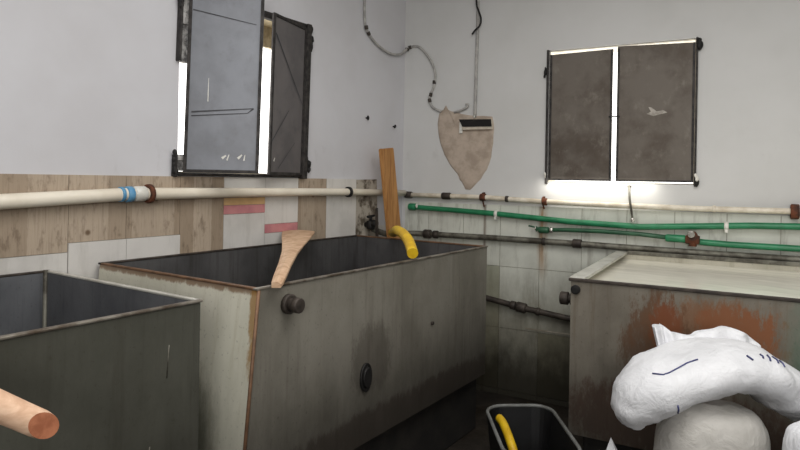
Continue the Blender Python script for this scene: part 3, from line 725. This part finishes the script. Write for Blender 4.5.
# ------------------------------------------------------------------ sacks
def loft(bm, rings, close=True):
    vv = [[bm.verts.new(p) for p in r_] for r_ in rings]; n_ = len(rings[0])
    for a, b in zip(vv, vv[1:]):
        for i in range(n_):
            f = bm.faces.new((a[i], a[(i + 1) % n_], b[(i + 1) % n_], b[i])); f.smooth = True
    for r_ in (vv[0], vv[-1]): bm.faces.new(r_)
def crumple(bm, amp, sc, seed):
    off = Vector((seed * 3.1, seed * 1.7, seed))
    bmesh.ops.recalc_face_normals(bm, faces=bm.faces[:]); bm.normal_update()
    for v in bm.verts:
        n = noise.fractal(v.co * sc + off, 1.0, 2.0, 4)
        v.co += v.normal * amp * n
def standing_sack(base, rot, w, d, h, prof, seed):
    bm = BM(); rings = []; seg = 40
    e1 = Vector((math.cos(rot), math.sin(rot), 0)); e2 = Vector((-math.sin(rot), math.cos(rot), 0))
    prof = smooth_path([Vector((a, b, 0)) for a, b in prof], 6)
    for p in prof:
        ring = []
        for k in range(seg):
            a = 2 * PI * k / seg; c, s_ = math.cos(a), math.sin(a)
            ring.append(Vector(base) + e1 * (w / 2 * p.y * math.copysign(abs(c) ** .75, c)) + e2 * (d / 2 * p.y * math.copysign(abs(s_) ** .75, s_)) + Vector((0, 0, h * p.x)))
        rings.append(ring)
    loft(bm, rings); crumple(bm, .009, 7, seed); 
    for v in bm.verts: v.co.z = max(v.co.z, .003)
    return bm
VR = math.atan2(r0.y, r0.x)   # sacks sit roughly square to where one stands
# lower, upright sack
bm = standing_sack((2.415, -1.70, 0), VR, .385, .31, .812, [(0, .75), (.02, .92), (.15, 1.0), (.4, 1.02), (.65, .98), (.82, .90), (.92, .80), (.97, .62), (1.0, .25)], 1)
tag(mesh_obj('flour_sack', bm, m_sack2), 'plump off-white sack standing upright under the draped white sack', 'sack')
# upper sack draped over it
ev = Vector((math.cos(VR), math.sin(VR), 0)); eb = Vector((-math.sin(VR), math.cos(VR), 0))
base = Vector((2.405, -1.65, 0))
spine = [(-.268, .715), (-.275, .745), (-.268, .78), (-.232, .828), (-.12, .888), (0, .924), (.10, .922), (.18, .888), (.24, .845), (.268, .795), (.272, .755)]
rad = [(.02, .05), (.052, .09), (.066, .125), (.076, .155), (.076, .18), (.076, .19), (.076, .185), (.078, .17), (.082, .14), (.06, .10), (.02, .05)]
sp = smooth_path([Vector((a, 0, b)) for a, b in spine], 5); rd = smooth_path([Vector((a, b, 0)) for a, b in rad], 5)
bm = BM(); rings = []; seg = 36
for i, p in enumerate(sp):
    d = (sp[min(i + 1, len(sp) - 1)] - sp[max(i - 1, 0)]).normalized(); nn_ = Vector((-d.z, 0, d.x))
    ring = []
    for k in range(seg):
        a = 2 * PI * k / seg; c, s_ = math.cos(a), math.sin(a)
        q = p + nn_ * (rd[i].x * math.copysign(abs(s_) ** .85, s_))
        ring.append(base + ev * q.x + eb * (rd[i].y * math.copysign(abs(c) ** .85, c)) + Vector((0, 0, q.z)))
    rings.append(ring)
loft(bm, rings); crumple(bm, .012, 6, 4); crumple(bm, .006, 20, 9)
us_tree = BVHTree.FromBMesh(bm)
us = tag(mesh_obj('flour_sack', bm, m_sack), 'large white sack draped over the top of the upright sack', 'sack')
# gathered mouth standing up behind
bm = BM(); topl = [(-.135, 1.01), (-.12, 1.022), (-.10, 1.018), (-.07, .995), (-.02, .985), (.03, .992), (.09, 1.012), (.16, 1.012), (.215, .99), (.255, .955)]
botl = [(-.125, .885), (-.11, .89), (-.09, .90), (-.06, .91), (-.01, .92), (.04, .92), (.09, .92), (.16, .91), (.20, .90), (.235, .88)]
tp = smooth_path([Vector((a, 0, b)) for a, b in topl], 5); bp = smooth_path([Vector((a, 0, b)) for a, b in botl], 5)
rows = 6; grid = []
for j in range(rows + 1):
    f_ = j / rows
    grid.append([base + ev * (b.x + (a.x - b.x) * f_) + eb * (.10 + .055 * f_ + .014 * math.sin(i * .8) * f_) + Vector((0, 0, b.z + (a.z - b.z) * f_)) for i, (a, b) in enumerate(zip(tp, bp))])
g0 = [[bm.verts.new(p) for p in r_] for r_ in grid]; g1_ = [[bm.verts.new(p + eb * .02) for p in r_] for r_ in grid]
for j in range(rows):
    for i in range(len(tp) - 1):
        for g in (g0, g1_):
            f = bm.faces.new((g[j][i], g[j][i + 1], g[j + 1][i + 1], g[j + 1][i])); f.smooth = True
for i in range(len(tp) - 1):
    bm.faces.new((g0[rows][i], g0[rows][i + 1], g1_[rows][i + 1], g1_[rows][i])); bm.faces.new((g0[0][i], g0[0][i + 1], g1_[0][i + 1], g1_[0][i]))
for i in (0, -1):
    for j in range(rows): bm.faces.new((g0[j][i], g0[j + 1][i], g1_[j + 1][i], g1_[j][i]))
mesh_obj('sack_mouth', bm, m_sack, us)
# navy stitching / print on sack: thin threads lying on the cloth
def on_sack(u_, z_):
    dn = (eb - up * .3).normalized()
    hit = us_tree.ray_cast(base + ev * u_ + Vector((0, 0, z_)) - dn * 1.0, dn)
    return hit[0] + hit[1] * .002 if hit[0] is not None else None
def ink(pts, r_):
    pp = [on_sack(a, b) for a, b in pts]; pp = [p for p in pp if p is not None]
    if len(pp) > 1:
        bm = BM(); tube(bm, pp, r_, 6); mesh_obj('printed_mark', bm, m_print, us)
ink([(-.235, .888), (-.21, .885), (-.19, .892), (-.16, .908), (-.13, .925), (-.095, .938)], .0025)
for (a, b, c, d) in ((.05, .952, .058, .938), (.095, .945, .102, .957), (.118, .936, .127, .955), (.143, .93, .152, .95), (.165, .918, .175, .938), (-.192, .79, -.184, .765)):
    ink([(a, b), ((a + c) / 2, (b + d) / 2), (c, d)], .003)
# sack at the right picture edge
bm = standing_sack((2.775, -1.785, 0), VR, .34, .22, .85, [(0, .75), (.02, .92), (.15, 1.0), (.4, 1.02), (.65, 1.0), (.82, .97), (.93, .90), (.975, .7), (1.0, .3)], 3)
tag(mesh_obj('flour_sack', bm, m_sack), 'white sack cut off by the right edge, beside the upright sack', 'sack')
# low sack with pointed ear, lower left of the pile
bm = standing_sack((2.10, -1.76, 0), VR + .1, .20, .20, .57, [(0, .75), (.03, .95), (.3, 1.0), (.65, .95), (.85, .75), (.95, .5), (1.0, .2)], 5)
for v in bm.verts:
    pass
lsk = tag(mesh_obj('flour_sack', bm, m_sack), 'small low white sack with pointed ear left of the upright sack', 'sack')
bm = BM(); tip = Vector((2.095, -1.755, .628)); b0 = [Vector((2.07, -1.775, .53)), Vector((2.135, -1.765, .54)), Vector((2.13, -1.72, .54)), Vector((2.06, -1.735, .53))]
vs = [bm.verts.new(p) for p in b0]; tv = bm.verts.new(tip)
for i in range(4): bm.faces.new((vs[i], vs[(i + 1) % 4], tv))
bm.faces.new(vs); mesh_obj('sack_ear', bm, m_sack, lsk)

# ------------------------------------------------------------------ light
w = bpy.data.worlds.new('sky'); S.world = w; w.use_nodes = True
bg = w.node_tree.nodes['Background']; bg.inputs[0].default_value = (1, .985, .95, 1); bg.inputs[1].default_value = 3.2
def area(name, loc, target, sx, sy, power, col=(1, 1, 1)):
    ld = bpy.data.lights.new(name, 'AREA'); ld.shape = 'RECTANGLE'; ld.size = sx; ld.size_y = sy; ld.energy = power; ld.color = col
    o = bpy.data.objects.new(name, ld); COL.objects.link(o); o.location = loc
    o.rotation_euler = (Vector(target) - Vector(loc)).to_track_quat('-Z', 'Y').to_euler(); return o
area('ceiling_light', (2.4, -2.7, 3.22), (2.4, -2.7, 0), 2.6, 2.6, 76, (1, .98, .945))
area('doorway_light', (3.9, -6.2, 2.3), (.9, -.6, 1.7), 1.6, 1.4, 74, (1, .985, .955))
area('added_spill_light', rp(1.50, .07, 1.545), rp(1.50, .0, 1.43), .72, .07, .9, (1, .96, .86))  # added lamp inside the room, brightens the wall under the closed shutters
S.view_settings.view_transform = 'Standard'; S.view_settings.look = 'None'; S.view_settings.exposure = 0
